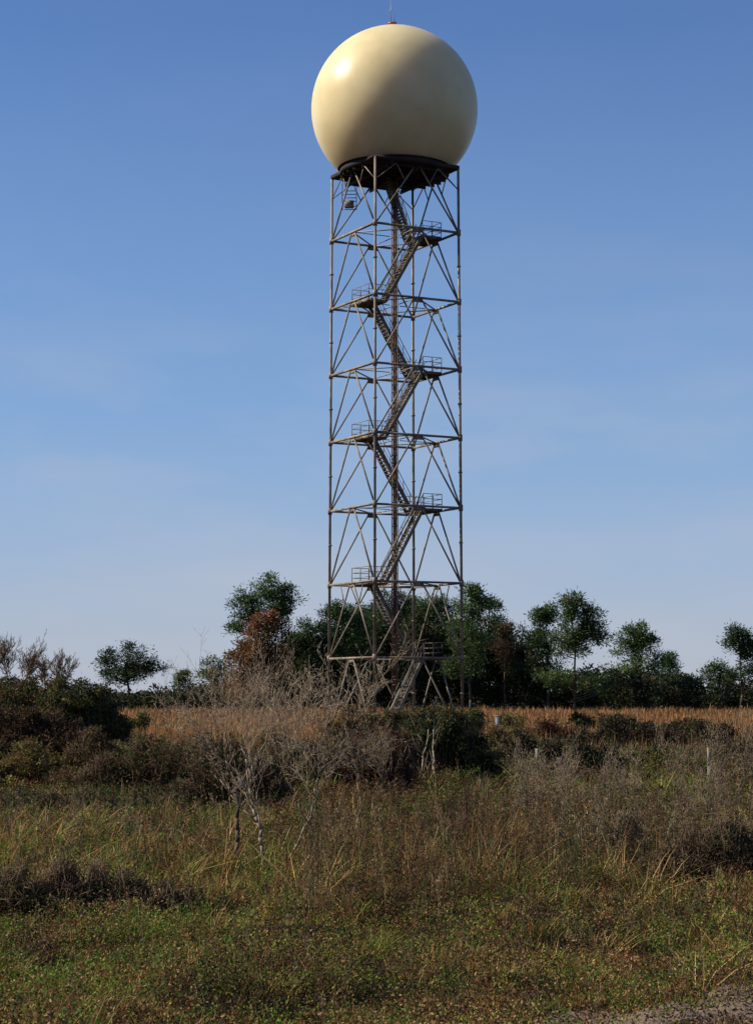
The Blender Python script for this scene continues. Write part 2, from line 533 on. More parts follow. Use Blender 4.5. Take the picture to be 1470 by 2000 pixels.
# corner grating triangles
for a in range(4):
    c = sq[a]; tA = c * .72 + sq[(a + 1) % 4] * .28; tB = c * .72 + sq[(a - 1) % 4] * .28
    V = np.array([c, tA, tB, c - UP * .08, tA - UP * .08, tB - UP * .08]) + UP * .14
    parts.append((V, [np.array([[0, 1, 2], [5, 4, 3]]), np.array([[0, 3, 4, 1], [1, 4, 5, 2], [2, 5, 3, 0]])]))
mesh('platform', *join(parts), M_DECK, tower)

# access basket hung below the left corner of the platform
hb = corner('left', ZTOP - 1.75) * .72 + C0 * .28 + UP * (ZTOP - 1.75) * .28
hb = np.array([hb[0], hb[1], ZTOP - 1.7])
P0, P1 = [], []
for sx in (-.5, .5):
    for sy in (-.5, .5):
        P0.append(hb + [sx, sy, -.6]); P1.append(hb + [sx, sy, 1.45])
for z_ in (-.6, .0, .5):
    for (a, b_) in (((-.5, -.5), (.5, -.5)), ((.5, -.5), (.5, .5)), ((.5, .5), (-.5, .5)), ((-.5, .5), (-.5, -.5))):
        P0.append(hb + [a[0], a[1], z_]); P1.append(hb + [b_[0], b_[1], z_])
v, f = segs(P0, P1, .035, .035, 4)
basket = mesh('hanging_basket', v, f, M_STEEL, tower)
v, f = box(hb + [0, 0, -.35], [.32, 0, 0], [0, .3, 0], [0, 0, .22])
mesh('junction_box', v, f, M_STEEL, basket)

# radome
RC = EYE + height_above_eye(214, TD); RR = 5.87
zc = ZTOP + .24
th = np.linspace(0, math.acos((zc - RC) / RR), 97)
ph = np.linspace(0, 2 * math.pi, 161)[:-1]
V = [[cx, cy, RC + RR]]
for t in th[1:]:
    for p_ in ph:
        V.append([cx + RR * math.sin(t) * math.cos(p_), cy + RR * math.sin(t) * math.sin(p_), RC + RR * math.cos(t)])
V = np.array(V); n_ = 160
i = np.arange(n_); j = (i + 1) % n_
tri = np.stack([np.zeros(n_, int), 1 + i, 1 + j], 1)
qs = np.concatenate([np.stack([1 + r * n_ + i, 1 + (r + 1) * n_ + i, 1 + (r + 1) * n_ + j, 1 + r * n_ + j], 1) for r in range(len(th) - 2)])
radome = mesh('radome', V, [tri, qs], M_RADOME, tower, smooth=True)
radome['label'] = 'glossy cream spherical radome on top of the tower'
rt = np.array([cx - .15, cy, RC + RR])
v, f = join([segs([rt - UP * .05], [rt + UP * .28], .10, .10, 12), segs([rt + UP * .28], [rt + UP * .42], .34, .32, 20), segs([rt + UP * .42], [rt + UP * .48], .32, .12, 20)])
mesh('warning_light', v, f, M_RED, radome)
v, f = join([segs([rt + [-.1, 0, .12]], [rt + [-.1, 0, 2.15]], .028, .015, 8), segs([rt + [.16, 0, .12]], [rt + [.16, 0, 1.2]], .02, .012, 8),
             segs([rt + [-.25, 0, 1.3]], [rt + [.05, 0, 1.3]], .012, .012, 6)])
mesh('lightning_rod', v, f, M_WIRE, radome)

# ------------------------------------------------------------------ plants
def crown_cloud(lobes, rng, clump, leaf_l, leaf_w, per, base_col, dens=3.6, var=0.3, alt=None, flat=1.0, needles=True):
    """lobes: list of (centre xyz, rx, ry, rz). Leaf clumps through the volume of each lobe."""
    Vs, Cs = [], []
    for c, rx, ry, rz in lobes:
        nC = max(4, int(dens * rx * rz / clump ** 2))
        d = rng.normal(size=(nC, 3)); d /= np.linalg.norm(d, axis=1, keepdims=True)
        rad = rng.uniform(0.25, 1.06, nC) ** 0.55
        P = c + d * rad[:, None] * np.array([rx, ry, rz])
        size = clump * rng.uniform(.55, 1.35, nC)
        q = rng.normal(size=(nC, per, 3)) * size[:, None, None] * np.array([.62, .62, .45 * flat])
        pts = (P[:, None] + q).reshape(-1, 3)
        aim = q / np.maximum(np.linalg.norm(q, axis=2, keepdims=True), 1e-6)
        aim = aim + np.array([0, 0, .25])
        v, f = leaves(pts, leaf_l, leaf_w, rng, aim=aim.reshape(-1, 3), spread=0.5 if needles else 1.6)
        tone = np.clip(rng.normal(1, var, nC), .45, 1.7)
        cc = np.array(base_col)[None] * tone[:, None]
        if alt is not None:
            pick = rng.uniform(size=nC) < alt[1]
            cc[pick] = np.array(alt[0]) * tone[pick][:, None]
        cc = np.repeat(cc, per, 0)
        cc = cc * rng.uniform(.8, 1.2, (len(cc), 1))
        Vs.append(v); Cs.append(np.repeat(cc, 4, 0))
    V = np.concatenate(Vs); C = np.concatenate(Cs)
    return V, [np.arange(len(V)).reshape(-1, 4)], C


def px_lobes(lobs, Y, rng, squash=0.9, jitter=0.5):
    s = Y / F
    out = []
    for (px, py, rx, ry) in lobs:
        dy = rng.uniform(-1, 1) * jitter * rx * s
        out.append((at(px, py, Y + dy), rx * s, rx * s * squash, ry * s))
    return out


def tree(name, label, Y, base_px, lobs, col, seed, cat='tree', alt=None, trunk_r=.22, clump=.75, leaf=(.44, .14), per=48,
         dens=2.9, group='trees along the far edge of the field', trunk_mat=None, fork=False, bark_label=None):
    rng = np.random.RandomState(seed)
    b = at(base_px, 1380, Y); b[2] = 0
    t = empty(name, b)
    tag(t, label, cat, group)
    sat = []
    for (lx, ly, ra, rb) in lobs:
        for _ in range(4):
            an = rng.uniform(-.3, 1.3) * math.pi; k_ = rng.uniform(.22, .42)
            sat.append((lx + math.cos(an) * ra * 1.0, ly - math.sin(an) * rb * .95, ra * k_, rb * k_))
    L3 = px_lobes([(a_, b_, c_ * .86, d_ * .82) for a_, b_, c_, d_ in lobs] + sat, Y, rng)
    top = max(L3[:len(lobs)], key=lambda q: q[0][2])
    # bent tapered trunk
    n_ = 9
    ts = np.linspace(0, 1, n_)
    hx = top[0][2] + top[3] * .4
    path = np.stack([b[0] + (top[0][0] - b[0]) * ts ** 1.6 + rng.normal(0, .10, n_) * (ts > 0) * (ts < 1),
                     b[1] + (top[0][1] - b[1]) * ts ** 1.6, -.1 + hx * ts], 1)
    rad = trunk_r * (1 - .82 * ts)
    parts = [segs(path[:-1], path[1:], rad[:-1], rad[1:], 7)]
    for c, rx, ry, rz in L3:
        zt = max(0.6, c[2] - rz * .3 - abs(c[0] - b[0]) * .35)
        w = min(.97, zt / hx)
        p0 = np.array([np.interp(w, ts, path[:, k]) for k in range(3)])
        mid = (p0 + c) / 2 + rng.normal(0, .15, 3) - [0, 0, .15]
        r0 = trunk_r * (1 - .8 * w) * .6
        parts.append(segs([p0, mid], [mid, c], [r0, r0 * .65], [r0 * .65, r0 * .3], 5))
        d = rng.normal(size=(9, 3)); d /= np.linalg.norm(d, axis=1, keepdims=True)
        parts.append(segs(np.repeat([mid * .4 + c * .6], 9, 0), c + d * np.array([rx, ry, rz]) * .85, r0 * .35, .015, 3))
    mesh('trunk', *join(parts), trunk_mat or M_TRUNK, t)
    V, Fc, C = crown_cloud(L3, rng, clump, leaf[0], leaf[1], per, col, dens=dens, alt=alt)
    mesh('crown', V, Fc, M_LEAF, t, col=C)
    return t


def bare_tree(name, label, base, height, seed, mat=M_TWIG, stems=None, spread=.8, levels=5, r0=.05, kids=(4, 3, 3, 3, 3), cat='tree',
              group=None, twig_r=.004, leaf_col=None, lean=0.0, stem_mats=None):
    """Leafless tree: stems is a list of point lists (world) or None for one upright stem."""
    rng = np.random.RandomState(seed)
    t = empty(name, base)
    tag(t, label, cat, group)
    P0, P1, R0, R1 = [], [], [], []
    def grow(p, d, ln, r, lev):
        nseg = 3 if lev < 3 else 2
        q = np.array(p, float); dd = np.array(d, float)
        for s_ in range(nseg):
            dd = dd + rng.normal(0, .16, 3) + np.array([0, 0, .06]); dd /= np.linalg.norm(dd)
            nq = q + dd * ln / nseg
            ra = r * (1 - .5 * s_ / nseg); rb = r * (1 - .5 * (s_ + 1) / nseg)
            P0.append(q); P1.append(nq); R0.append(ra); R1.append(max(rb, twig_r * .6))
            if lev < levels:
                for _ in range(rng.randint(1, kids[min(lev, len(kids) - 1)])):
                    a = rng.normal(size=3); a -= a.dot(dd) * dd; a /= np.linalg.norm(a)
                    sp = rng.uniform(.45, 1.1) * spread
                    nd = dd * math.cos(sp) + a * math.sin(sp); nd[2] += .12
                    grow(q + (nq - q) * rng.uniform(.3, 1), nd / np.linalg.norm(nd), ln * rng.uniform(.45, .72), max(rb * .6, twig_r), lev + 1)
            q = nq
    stem_parts = []
    for si, st in enumerate(stems or [[base, np.array(base) + [lean, 0, height * .45]]]):
        st = [np.array(s_, float) for s_ in st]
        if stems:
            fine = []
            for a_, b_ in zip(st[:-1], st[1:]):
                ln_ = np.linalg.norm(b_ - a_)
                fine += [a_ + (rng.normal(0, .035, 3) * ln_ if fine else 0), a_ * .67 + b_ * .33 + rng.normal(0, .055, 3) * ln_, a_ * .33 + b_ * .67 + rng.normal(0, .055, 3) * ln_]
            st = fine + [st[-1]]
        m_ = len(st)
        rs = r0 * (1.0 if (si == 0 or not stems) else .6)
        rr = [rs * (1 - .78 * i_ / (m_ - 1)) for i_ in range(m_)]
        stem_parts.append(segs(np.array(st[:-1]), np.array(st[1:]), rr[:-1], rr[1:], 7))
        for i_ in range(1, m_):
            nk = (2 if not stems else (1 if rng.uniform() < .6 and i_ > m_ * .3 else 0)) if i_ < m_ - 1 else 5
            for _ in range(nk):
                d = (st[i_] - st[i_ - 1]); d /= np.linalg.norm(d)
                a = rng.normal(size=3) * np.array([1, .8, .5]); a /= np.linalg.norm(a)
                nd = d * .8 + a * .75 * spread; nd[2] += .2; nd /= np.linalg.norm(nd)
                grow(st[i_], nd, height * rng.uniform(.20, .34), rr[i_] * .42, 2)
    mesh('trunk', *join(stem_parts), stem_mats or mat, t)
    v, f = segs(np.array(P0), np.array(P1), np.array(R0), np.array(R1), 3)
    mesh('branches', v, f, mat, t)
    return t


PINE = (.066, .110, .034)
PINE2 = (.088, .132, .040)
DKG = (.026, .050, .018)
GT = 'trees along the far edge of the field'

tree('pine_tree', 'tallest pine with a flat rounded crown on a bare trunk, left of the tower', 300, 525,
     [(518, 1150, 36, 20), (495, 1165, 26, 18), (543, 1160, 26, 18), (478, 1187, 24, 12), (562, 1174, 18, 12), (530, 1182, 26, 16), (468, 1228, 14, 8), (480, 1208, 14, 9), (552, 1195, 14, 12)],
     PINE, 11, trunk_r=.24, dens=3.6)
tree('cypress_tree', 'rust brown leaved tree standing just below the tallest pine', 292, 505,
     [(512, 1212, 20, 22), (500, 1250, 27, 30), (490, 1290, 36, 32), (485, 1330, 42, 36), (525, 1300, 26, 40), (470, 1350, 30, 25)],
     (.21, .095, .038), 12, alt=((.08, .085, .028), .25), leaf=(.42, .2), dens=5.0)
tree('dark_tree', 'narrow dark green tree close behind the rust brown tree', 305, 550,
     [(550, 1215, 15, 20), (548, 1250, 20, 28), (555, 1290, 26, 30), (552, 1335, 32, 35)], DKG, 13, alt=((.07, .05, .03), .3))
tree('oak_tree', 'rounded dark green tree standing alone on the left between pale sky gaps', 330, 250,
     [(250, 1285, 34, 24), (222, 1298, 26, 24), (280, 1302, 22, 24), (304, 1305, 16, 9), (250, 1322, 44, 20), (228, 1325, 26, 18)],
     (.040, .062, .022), 14, trunk_r=.3)
tree('small_pine', 'smallest far pine, a tiny cone above the left hedge', 420, 358, [(358, 1317, 6, 6), (358, 1326, 10, 7), (358, 1338, 12, 8)], PINE, 15, trunk_r=.15)
tree('round_tree', 'small round green tree left of the rust brown tree', 330, 417, [(418, 1307, 18, 17), (408, 1325, 17, 15), (428, 1328, 18, 18)], PINE2, 16)
tree('pine_tree', 'lower pine between the tallest pine and the tower left leg', 310, 602,
     [(612, 1226, 20, 14), (596, 1245, 22, 18), (580, 1270, 20, 26), (625, 1243, 22, 20), (603, 1285, 34, 34), (585, 1320, 34, 30)], PINE, 17, alt=((.075, .07, .025), .15))
tree('pine_tree', 'dense pine seen through the left side of the tower base', 300, 672,
     [(672, 1192, 22, 14), (652, 1205, 18, 12), (690, 1208, 20, 18), (662, 1238, 36, 30), (692, 1250, 32, 36), (650, 1280, 34, 34), (685, 1310, 40, 40)], PINE, 18)
tree('pine_tree', 'dark pine filling the gap between the two pines left of the cable riser', 322, 716,
     [(718, 1196, 20, 14), (706, 1214, 24, 20), (732, 1218, 24, 22), (716, 1250, 40, 34), (700, 1290, 50, 40)], DKG, 51, alt=(PINE, .3), dens=4.0)
tree('pine_tree', 'dark pine directly right of the cable riser behind the stairs', 326, 815,
     [(815, 1182, 20, 14), (802, 1200, 22, 18), (830, 1204, 22, 20), (815, 1238, 38, 34), (820, 1285, 50, 44)], DKG, 52, alt=(PINE, .3), dens=4.0)
tree('dark_tree', 'low dark tree left of the tower between the rust brown tree and the lower pine', 318, 572,
     [(572, 1262, 20, 20), (560, 1285, 24, 24), (590, 1290, 26, 28), (570, 1330, 40, 34)], DKG, 53, dens=4.0)
tree('pine_tree', 'pine behind the middle of the tower, its top beside the cable riser', 315, 765,
     [(765, 1172, 20, 14), (748, 1195, 26, 24), (790, 1196, 24, 26), (742, 1240, 40, 36), (795, 1245, 34, 40), (765, 1295, 60, 44)], DKG, 19, alt=(PINE, .4))
tree('pine_tree', 'broad pine behind the right half of the tower', 305, 862,
     [(848, 1188, 28, 16), (878, 1183, 26, 14), (832, 1205, 22, 18), (865, 1222, 40, 32), (845, 1265, 40, 36), (885, 1275, 36, 40)], PINE, 20)
tree('pine_tree', 'pointed pine whose tip rises beside the right tower leg', 296, 918,
     [(918, 1154, 10, 11), (922, 1172, 16, 13), (930, 1192, 22, 18), (908, 1215, 28, 28), (925, 1255, 34, 36), (915, 1300, 38, 38)], PINE2, 21)
tree('pine_tree', 'dark shouldered pine to the right of the pointed one', 318, 954,
     [(955, 1186, 13, 14), (953, 1212, 19, 22), (958, 1250, 28, 34), (965, 1300, 34, 38)], PINE, 22)
tree('brown_tree', 'slender brown leaved tree top between the shouldered pine and the dark round tree', 300, 985,
     [(985, 1232, 9, 14), (984, 1255, 13, 18), (987, 1290, 16, 24)], (.10, .06, .035), 46, alt=(DKG, .3), trunk_r=.14)
tree('dark_tree', 'dark round tree filling the gap right of the tower', 308, 1015,
     [(1020, 1248, 22, 17), (1000, 1275, 28, 26), (1038, 1275, 22, 24), (1010, 1315, 40, 34)], DKG, 23)
tree('pine_tree', 'slim pine joined to the left of the large open crowned pine', 300, 1070,
     [(1068, 1192, 16, 12), (1053, 1207, 11, 12), (1078, 1210, 14, 14), (1060, 1228, 16, 14), (1075, 1252, 24, 18), (1060, 1290, 26, 26)], PINE, 24, dens=3.0)
tree('pine_tree', 'large open crowned pine with sky showing through, right of the tower', 290, 1122,
     [(1116, 1176, 15, 12), (1122, 1194, 22, 14), (1102, 1210, 20, 15), (1146, 1205, 20, 14), (1158, 1228, 20, 13), (1118, 1230, 28, 16), (1095, 1250, 22, 13), (1145, 1250, 24, 12), (1168, 1245, 12, 9), (1115, 1272, 24, 11), (1080, 1325, 26, 24), (1150, 1330, 40, 26)],
     PINE2, 25, dens=3.4, alt=((.085, .085, .03), .15))
tree('pine_tree', 'conical pine standing clear against the sky at the right', 310, 1242,
     [(1240, 1230, 14, 12), (1228, 1250, 22, 15), (1252, 1252, 20, 15), (1274, 1253, 10, 9), (1222, 1270, 22, 16), (1262, 1275, 26, 18), (1240, 1300, 44, 24)], PINE2, 26)
tree('small_pine', 'thin small pine tip above the right hedge', 350, 1307, [(1307, 1288, 5, 8), (1308, 1300, 8, 8), (1308, 1318, 12, 14)], PINE, 27, trunk_r=.12)
tree('round_tree', 'low dark rounded tree in the right hedge', 320, 1318, [(1318, 1328, 32, 20), (1300, 1340, 24, 18), (1340, 1345, 26, 18)], DKG, 28)
tree('small_pine', 'short bushy pine near the right edge', 330, 1400, [(1402, 1305, 12, 8), (1392, 1320, 18, 12), (1412, 1330, 20, 14)], PINE, 29, trunk_r=.14)
tree('pine_tree', 'pine with tufted branches at the far right edge of the view', 300, 1450,
     [(1440, 1238, 13, 10), (1456, 1248, 16, 12), (1432, 1260, 11, 8), (1466, 1268, 16, 12), (1452, 1285, 18, 10), (1478, 1300, 24, 16), (1446, 1318, 22, 16), (1490, 1260, 20, 20)], (.05, .08, .032), 30, dens=3.2)

# leafless grey trees at the left
for i_, (px, top, Yd, sd, lab) in enumerate([(14, 1228, 210, 41, 'leafless grey tree with fine twigs at the far left edge'),
                                             (48, 1240, 215, 42, 'tallest bare grey tree of the left corner group'),
                                             (88, 1262, 220, 43, 'bare grey tree with a rounded twiggy top, middle of the left group'),
                                             (126, 1262, 225, 44, 'thin open leafless tree nearest the lone round tree'),
                                             (-22, 1235, 212, 45, 'bare grey tree cut by the left edge of the view')]):
    b = at(px, 1380, Yd); b[2] = 0
    hgt = EYE + height_above_eye(top, Yd)
    bare_tree('bare_tree', lab, b, hgt, sd, mat=M_DARKTWIG, spread=.62 if sd != 46 else .3, levels=6, r0=.20, kids=(4, 4, 4, 3, 3), twig_r=.022,
              group='leafless trees beyond the field')

# far hedge / woodland edge: one mass
rng = np.random.RandomState(77)
lobs = []
def hedge_top(px):
    xp = [-400, -60, 200, 330, 400, 440, 550, 590, 660, 800, 950, 1010, 1050, 1075, 1200, 1280, 1350, 1470, 1900]
    yp = [1330, 1338, 1346, 1346, 1338, 1328, 1300, 1255, 1218, 1200, 1208, 1248, 1262, 1305, 1302, 1312, 1334, 1326, 1320]
    return np.interp(px, xp, yp)
for px in np.arange(-400, 1900, 13):
    top = hedge_top(px) + rng.uniform(-7, 9)
    Yd = rng.uniform(298, 345)
    s = Yd / F
    bot = 1352 + EYE / s
    rz = (bot - top) / 2
    p = at(px + rng.uniform(-8, 8), (top + bot) / 2, Yd)
    rx = rng.uniform(15, 26) * s
    lobs.append((p, rx, rx, rz * s))
V, Fc, C = crown_cloud(lobs, rng, .75, .55, .3, 22, (.028, .038, .016), dens=3.8, alt=((.075, .055, .024), .2), needles=False)
tag(mesh('far_thicket', V, Fc, M_LEAF, col=C), 'dark hedge of woodland undergrowth beyond the field', 'thicket', kind='stuff')

# shrubs of the middle distance
def shrub(name, label, Y, lobs, col, seed, alt=None, clump=None, dens=4.6, group=None, twigs=90, mat=M_DARKTWIG, stems_mat=None, leaf_px=2.3):
    rng = np.random.RandomState(seed)
    s = Y / F
    cxp = sum(q[0] * q[2] for q in lobs) / sum(q[2] for q in lobs)
    b = at(cxp, 1400, Y); b[2] = float(ground_z(b[0], Y))
    t = empty(name, b)
    tag(t, label, 'shrub', group)
    extra = []
    for (lx, ly, ra, rb) in lobs:
        for _ in range(5):
            an = rng.uniform(-.15, 1.15) * math.pi
            k_ = rng.uniform(.22, .42)
            extra.append((lx + math.cos(an) * ra * .95, ly - math.sin(an) * rb * .95, ra * k_, rb * k_ * 1.15))
        extra.append((lx + rng.uniform(-.5, .5) * ra, ly + rb * .7, ra * .9, rb * .8))
    lobs = [(a_, b_ + d_ * .1, c_ * .95, d_ * .84) for a_, b_, c_, d_ in lobs]
    L3 = px_lobes(list(lobs) + extra, Y, rng, squash=1.0, jitter=.6)
    twigs = twigs * .45
    L3 = [(np.array([c[0], c[1], max(c[2], b[2] + rz * .75)]), rx, ry, rz) for c, rx, ry, rz in L3]
    P0, P1, R0, R1 = [], [], [], []
    for c, rx, ry, rz in L3:
        m_ = int(twigs * .35)
        root = np.stack([c[0] + rng.normal(0, rx * .25, m_), c[1] + rng.normal(0, ry * .25, m_), np.full(m_, b[2])], 1)
        d = rng.normal(size=(m_, 3)); d /= np.linalg.norm(d, axis=1, keepdims=True)
        d[:, 2] = np.abs(d[:, 2])
        tip = c + d * np.array([rx, ry, rz]) * rng.uniform(.7, 1.12, (m_, 1))
        mid = (root + tip) / 2 + rng.normal(0, .12, (m_, 3))
        P0 += [root, mid]; P1 += [mid, tip]
        r = rng.uniform(.010, .022, m_)
        R0 += [r, r * .7]; R1 += [r * .7, r * .25]
        k_ = 3
        for _ in range(k_):
            w = rng.uniform(.3, .95, (m_, 1)); q0 = mid * (1 - w) + tip * w
            q1 = q0 + rng.normal(0, 1, (m_, 3)) * rx * .22 + [0, 0, rz * .12]
            P0.append(q0); P1.append(q1); R0.append(np.full(m_, .009)); R1.append(np.full(m_, .004))
    sc_ = max(1.0, Y / 45)
    v, f = segs(np.concatenate(P0), np.concatenate(P1), np.concatenate(R0) * sc_ * .8, np.concatenate(R1) * sc_ * .8, 3)
    mesh('stems', v, f, mat, t)
    ll = leaf_px * 2 * s
    V, Fc, C = crown_cloud(L3, rng, clump or max(.14, 7 * s), ll * 1.25, ll * .6, 16, col, dens=dens, alt=alt, needles=False)
    keep = V.reshape(-1, 12)[:, 2] > b[2]
    V = V.reshape(-1, 4, 3)[keep].reshape(-1, 3); C = C.reshape(-1, 4, 3)[keep].reshape(-1, 3)
    mesh('foliage', V, [np.arange(len(V)).reshape(-1, 4)], M_LEAF, t, col=C)
    return t

BR = (.105, .060, .028)      # dark brown brush
PU = (.092, .052, .028)
GR = (.062, .082, .020)
OL = (.140, .122, .032)
SG = 'shrubs between the grass and the field'
shrub('shrub', 'highest dark thicket against the left edge of the view', 100, [(20, 1362, 50, 34), (75, 1358, 45, 30), (-40, 1370, 50, 44), (45, 1400, 60, 36)], BR, 101, alt=(GR, .45), group=SG)
shrub('shrub', 'dark green bush sloping down to the orange grass at the left', 94, [(135, 1362, 46, 30), (175, 1368, 34, 26), (115, 1400, 60, 36), (170, 1405, 34, 24), (212, 1392, 18, 12), (222, 1412, 24, 14), (238, 1428, 22, 12)], (.04, .050, .02), 102, alt=(OL, .3), group=SG)
shrub('shrub', 'black brown brush below the high left thicket', 80, [(20, 1430, 60, 44), (85, 1432, 54, 42), (-50, 1440, 50, 44), (140, 1440, 34, 30)], (.055, .034, .018), 103, alt=(BR, .3), group=SG)
shrub('shrub', 'yellow green bush low at the left edge', 70, [(40, 1490, 50, 34), (95, 1498, 44, 32), (-30, 1500, 50, 34)], OL, 104, alt=((.16, .085, .03), .4), group=SG)
shrub('shrub', 'small dark bush beside the low yellow green bush', 70, [(172, 1465, 40, 34), (205, 1490, 36, 34)], BR, 105, alt=(GR, .2), group=SG)
shrub('shrub', 'wide tangled dark brown brush left of the dead tree', 60, [(262, 1490, 60, 44), (335, 1475, 62, 50), (210, 1535, 56, 38), (320, 1540, 76, 44)], PU, 106, alt=(GR, .3), group=SG, dens=4.0, twigs=200)
shrub('shrub', 'dark brush directly behind the dead tree', 57, [(415, 1495, 60, 54), (470, 1510, 50, 54), (525, 1530, 40, 48), (400, 1560, 66, 34)], PU, 107, alt=(GR, .35), group=SG, dens=4.0, twigs=200)
shrub('shrub', 'long low dark bramble standing in for the shadow band at the foot of the left brush', 53, [(60, 1565, 60, 20), (150, 1568, 60, 22), (250, 1572, 60, 22), (-40, 1565, 60, 20), (340, 1575, 50, 20)], (.040, .034, .018), 122, alt=(GR, .35), group=SG, dens=4.0)  # dark strip of leaves added as the shadow under the brush
shrub('shrub', 'greenish bush between the dead tree and the tower foot', 64, [(580, 1500, 44, 40), (640, 1488, 48, 46)], (.075, .062, .028), 108, alt=(OL, .35), group=SG, dens=3.6, twigs=160)
shrub('shrub', 'deep purple black bush below the tower', 62, [(735, 1490, 56, 54), (775, 1500, 34, 48), (695, 1510, 44, 44)], (.045, .022, .017), 109, alt=((.12, .05, .022), .15), group=SG)
shrub('shrub', 'reddish brown bush in the grass at the left foot of the tower', 100, [(668, 1428, 34, 24), (700, 1425, 30, 22)], (.12, .06, .03), 123, alt=(OL, .3), group=SG)
shrub('shrub', 'olive bush in front of the cabinet, right of the pale stemmed bush', 88, [(985, 1450, 40, 26), (1030, 1455, 36, 24)], OL, 124, alt=((.12, .07, .03), .35), group=SG)
shrub('shrub', 'olive brown bush below the orange grass, left of the right fence post', 80, [(1290, 1490, 50, 26), (1230, 1495, 40, 24)], OL, 125, alt=(GR, .4), group=SG)
shrub('shrub', 'olive bush at the right edge beyond the fence line', 84, [(1440, 1480, 44, 30), (1490, 1475, 40, 34)], (.10, .085, .038), 126, alt=(BR, .35), group=SG)
shrub('shrub', 'brown bush rising into the orange grass behind the dead trees', 82, [(545, 1462, 36, 20), (590, 1466, 34, 18)], (.085, .05, .025), 127, alt=(GR, .3), group=SG)
shrub('shrub', 'dark bush overlapping the orange grass above the left brush', 76, [(380, 1466, 46, 18), (435, 1468, 34, 18)], (.05, .036, .02), 128, alt=(OL, .3), group=SG)
shrub('shrub', 'yellow olive bush at the lower edge of the orange grass, far left brush end', 80, [(235, 1466, 34, 16)], OL, 129, alt=(BR, .4), group=SG)
shrub('shrub', 'rusty bush in the orange grass above the left fence post', 104, [(1062, 1428, 34, 18), (1095, 1432, 24, 16)], (.13, .06, .028), 130, alt=(BR, .35), group=SG)
shrub('shrub', 'brown bush in the orange grass above the purplish bush', 118, [(1190, 1412, 24, 12), (1215, 1414, 20, 11)], (.07, .045, .022), 131, alt=(GR, .3), group=SG)
shrub('shrub', 'dull green bush in the orange grass just right of the grey cabinet', 122, [(1010, 1408, 20, 12)], (.055, .065, .024), 132, alt=(OL, .4), group=SG)
shrub('shrub', 'dark brown bush in the orange grass near the right edge', 112, [(1350, 1420, 26, 12), (1322, 1422, 18, 10)], (.06, .04, .02), 133, alt=(GR, .2), group=SG)
shrub('shrub', 'brown green bush hiding the foot of the tower stairs', 122, [(700, 1400, 30, 15), (748, 1404, 24, 13), (782, 1400, 20, 14)], (.10, .065, .03), 134, alt=(GR, .45), group=SG)
tb = shrub('shrub', 'tallest dark green bush just right of the tower foot, on pale stems', 72, [(850, 1412, 46, 30), (892, 1430, 46, 36), (822, 1440, 40, 34), (905, 1468, 50, 40), (930, 1490, 42, 32)], (.032, .045, .017), 110, alt=(OL, .15), group=SG)
for (xa, xb, y0, sd) in ((836, 818, 1568, 1), (846, 850, 1560, 2)):
    rs_ = np.random.RandomState(sd)
    Yb = 66.0
    p0 = at(xb, 1570, Yb); p0[2] = 0; p3 = at(xa, 1425, 68)
    ts = np.linspace(0, 1, 9)[:, None]
    pts = p0 * (1 - ts) + p3 * ts + rs_.normal(0, .07, (9, 3)) * np.sin(ts * 3.14)
    rr = .045 * (1 - .65 * ts[:, 0])
    prt = [segs(pts[:-1], pts[1:], rr[:-1], rr[1:], 7)]
    for q_ in (3, 4, 5, 6, 7):
        dd = rs_.normal(size=3) * [.5, .5, .2] + [0, 0, .5]
        prt.append(segs([pts[q_], pts[q_] + dd * .5], [pts[q_] + dd * .5, pts[q_] + dd + [0, 0, .3]], [.018, .012], [.012, .004], 4))
    mesh('stem', *join(prt), M_PALE, tb)
shrub('shrub', 'dark low bush beside the left fence post', 76, [(1005, 1478, 42, 38), (960, 1492, 38, 32)], (.035, .032, .018), 111, alt=(OL, .25), group=SG)
shrub('shrub', 'black green bush sloping right between the fence posts', 74, [(1115, 1468, 46, 38), (1162, 1488, 52, 34), (1085, 1490, 34, 34)], (.026, .026, .017), 112, alt=(GR, .25), group=SG)
shrub('shrub', 'purplish bush in front of the orange grass at the right', 96, [(1235, 1432, 54, 34), (1275, 1445, 38, 28), (1195, 1440, 34, 26)], (.040, .028, .018), 113, alt=(GR, .2), group=SG)
shrub('shrub', 'brown bush behind the right fence post', 94, [(1330, 1440, 42, 24), (1385, 1442, 40, 28)], (.055, .034, .020), 114, alt=(GR, .2), group=SG)
shrub('shrub', 'small green bush standing in the orange grass', 140, [(1130, 1410, 18, 12), (1145, 1415, 12, 9)], (.04, .045, .02), 115, alt=(GR, .4), group=SG)
shrub('shrub', 'small green bush on the orange grass at the left', 130, [(275, 1407, 11, 9), (265, 1416, 12, 8)], OL, 116, alt=(GR, .5), group=SG)
shrub('shrub', 'low green bush at the foot of the right tower leg', 118, [(915, 1400, 18, 12), (935, 1403, 16, 12)], GR, 117, alt=(OL, .4), group=SG)
shrub('shrub', 'bramble coloured dark for the shadowy hollow in the near grass at the left', 29.5, [(70, 1738, 74, 50), (160, 1732, 74, 48), (240, 1745, 60, 42), (-10, 1755, 60, 46), (310, 1755, 54, 32), (375, 1765, 44, 24), (40, 1775, 70, 30), (150, 1772, 74, 30), (250, 1778, 60, 24)], (.034, .024, .015), 118, alt=(GR, .3), group=SG, dens=4.0, twigs=260)  # near-black leaf colour stands in for the shade of the hollow
shrub('shrub', 'dark twiggy bush at the right edge of the near weeds', 35.5, [(1370, 1655, 54, 42), (1420, 1650, 50, 44), (1335, 1680, 40, 30), (1480, 1650, 50, 44)], (.036, .032, .017), 119, alt=(GR, .35), group=SG, dens=3.8, twigs=260)
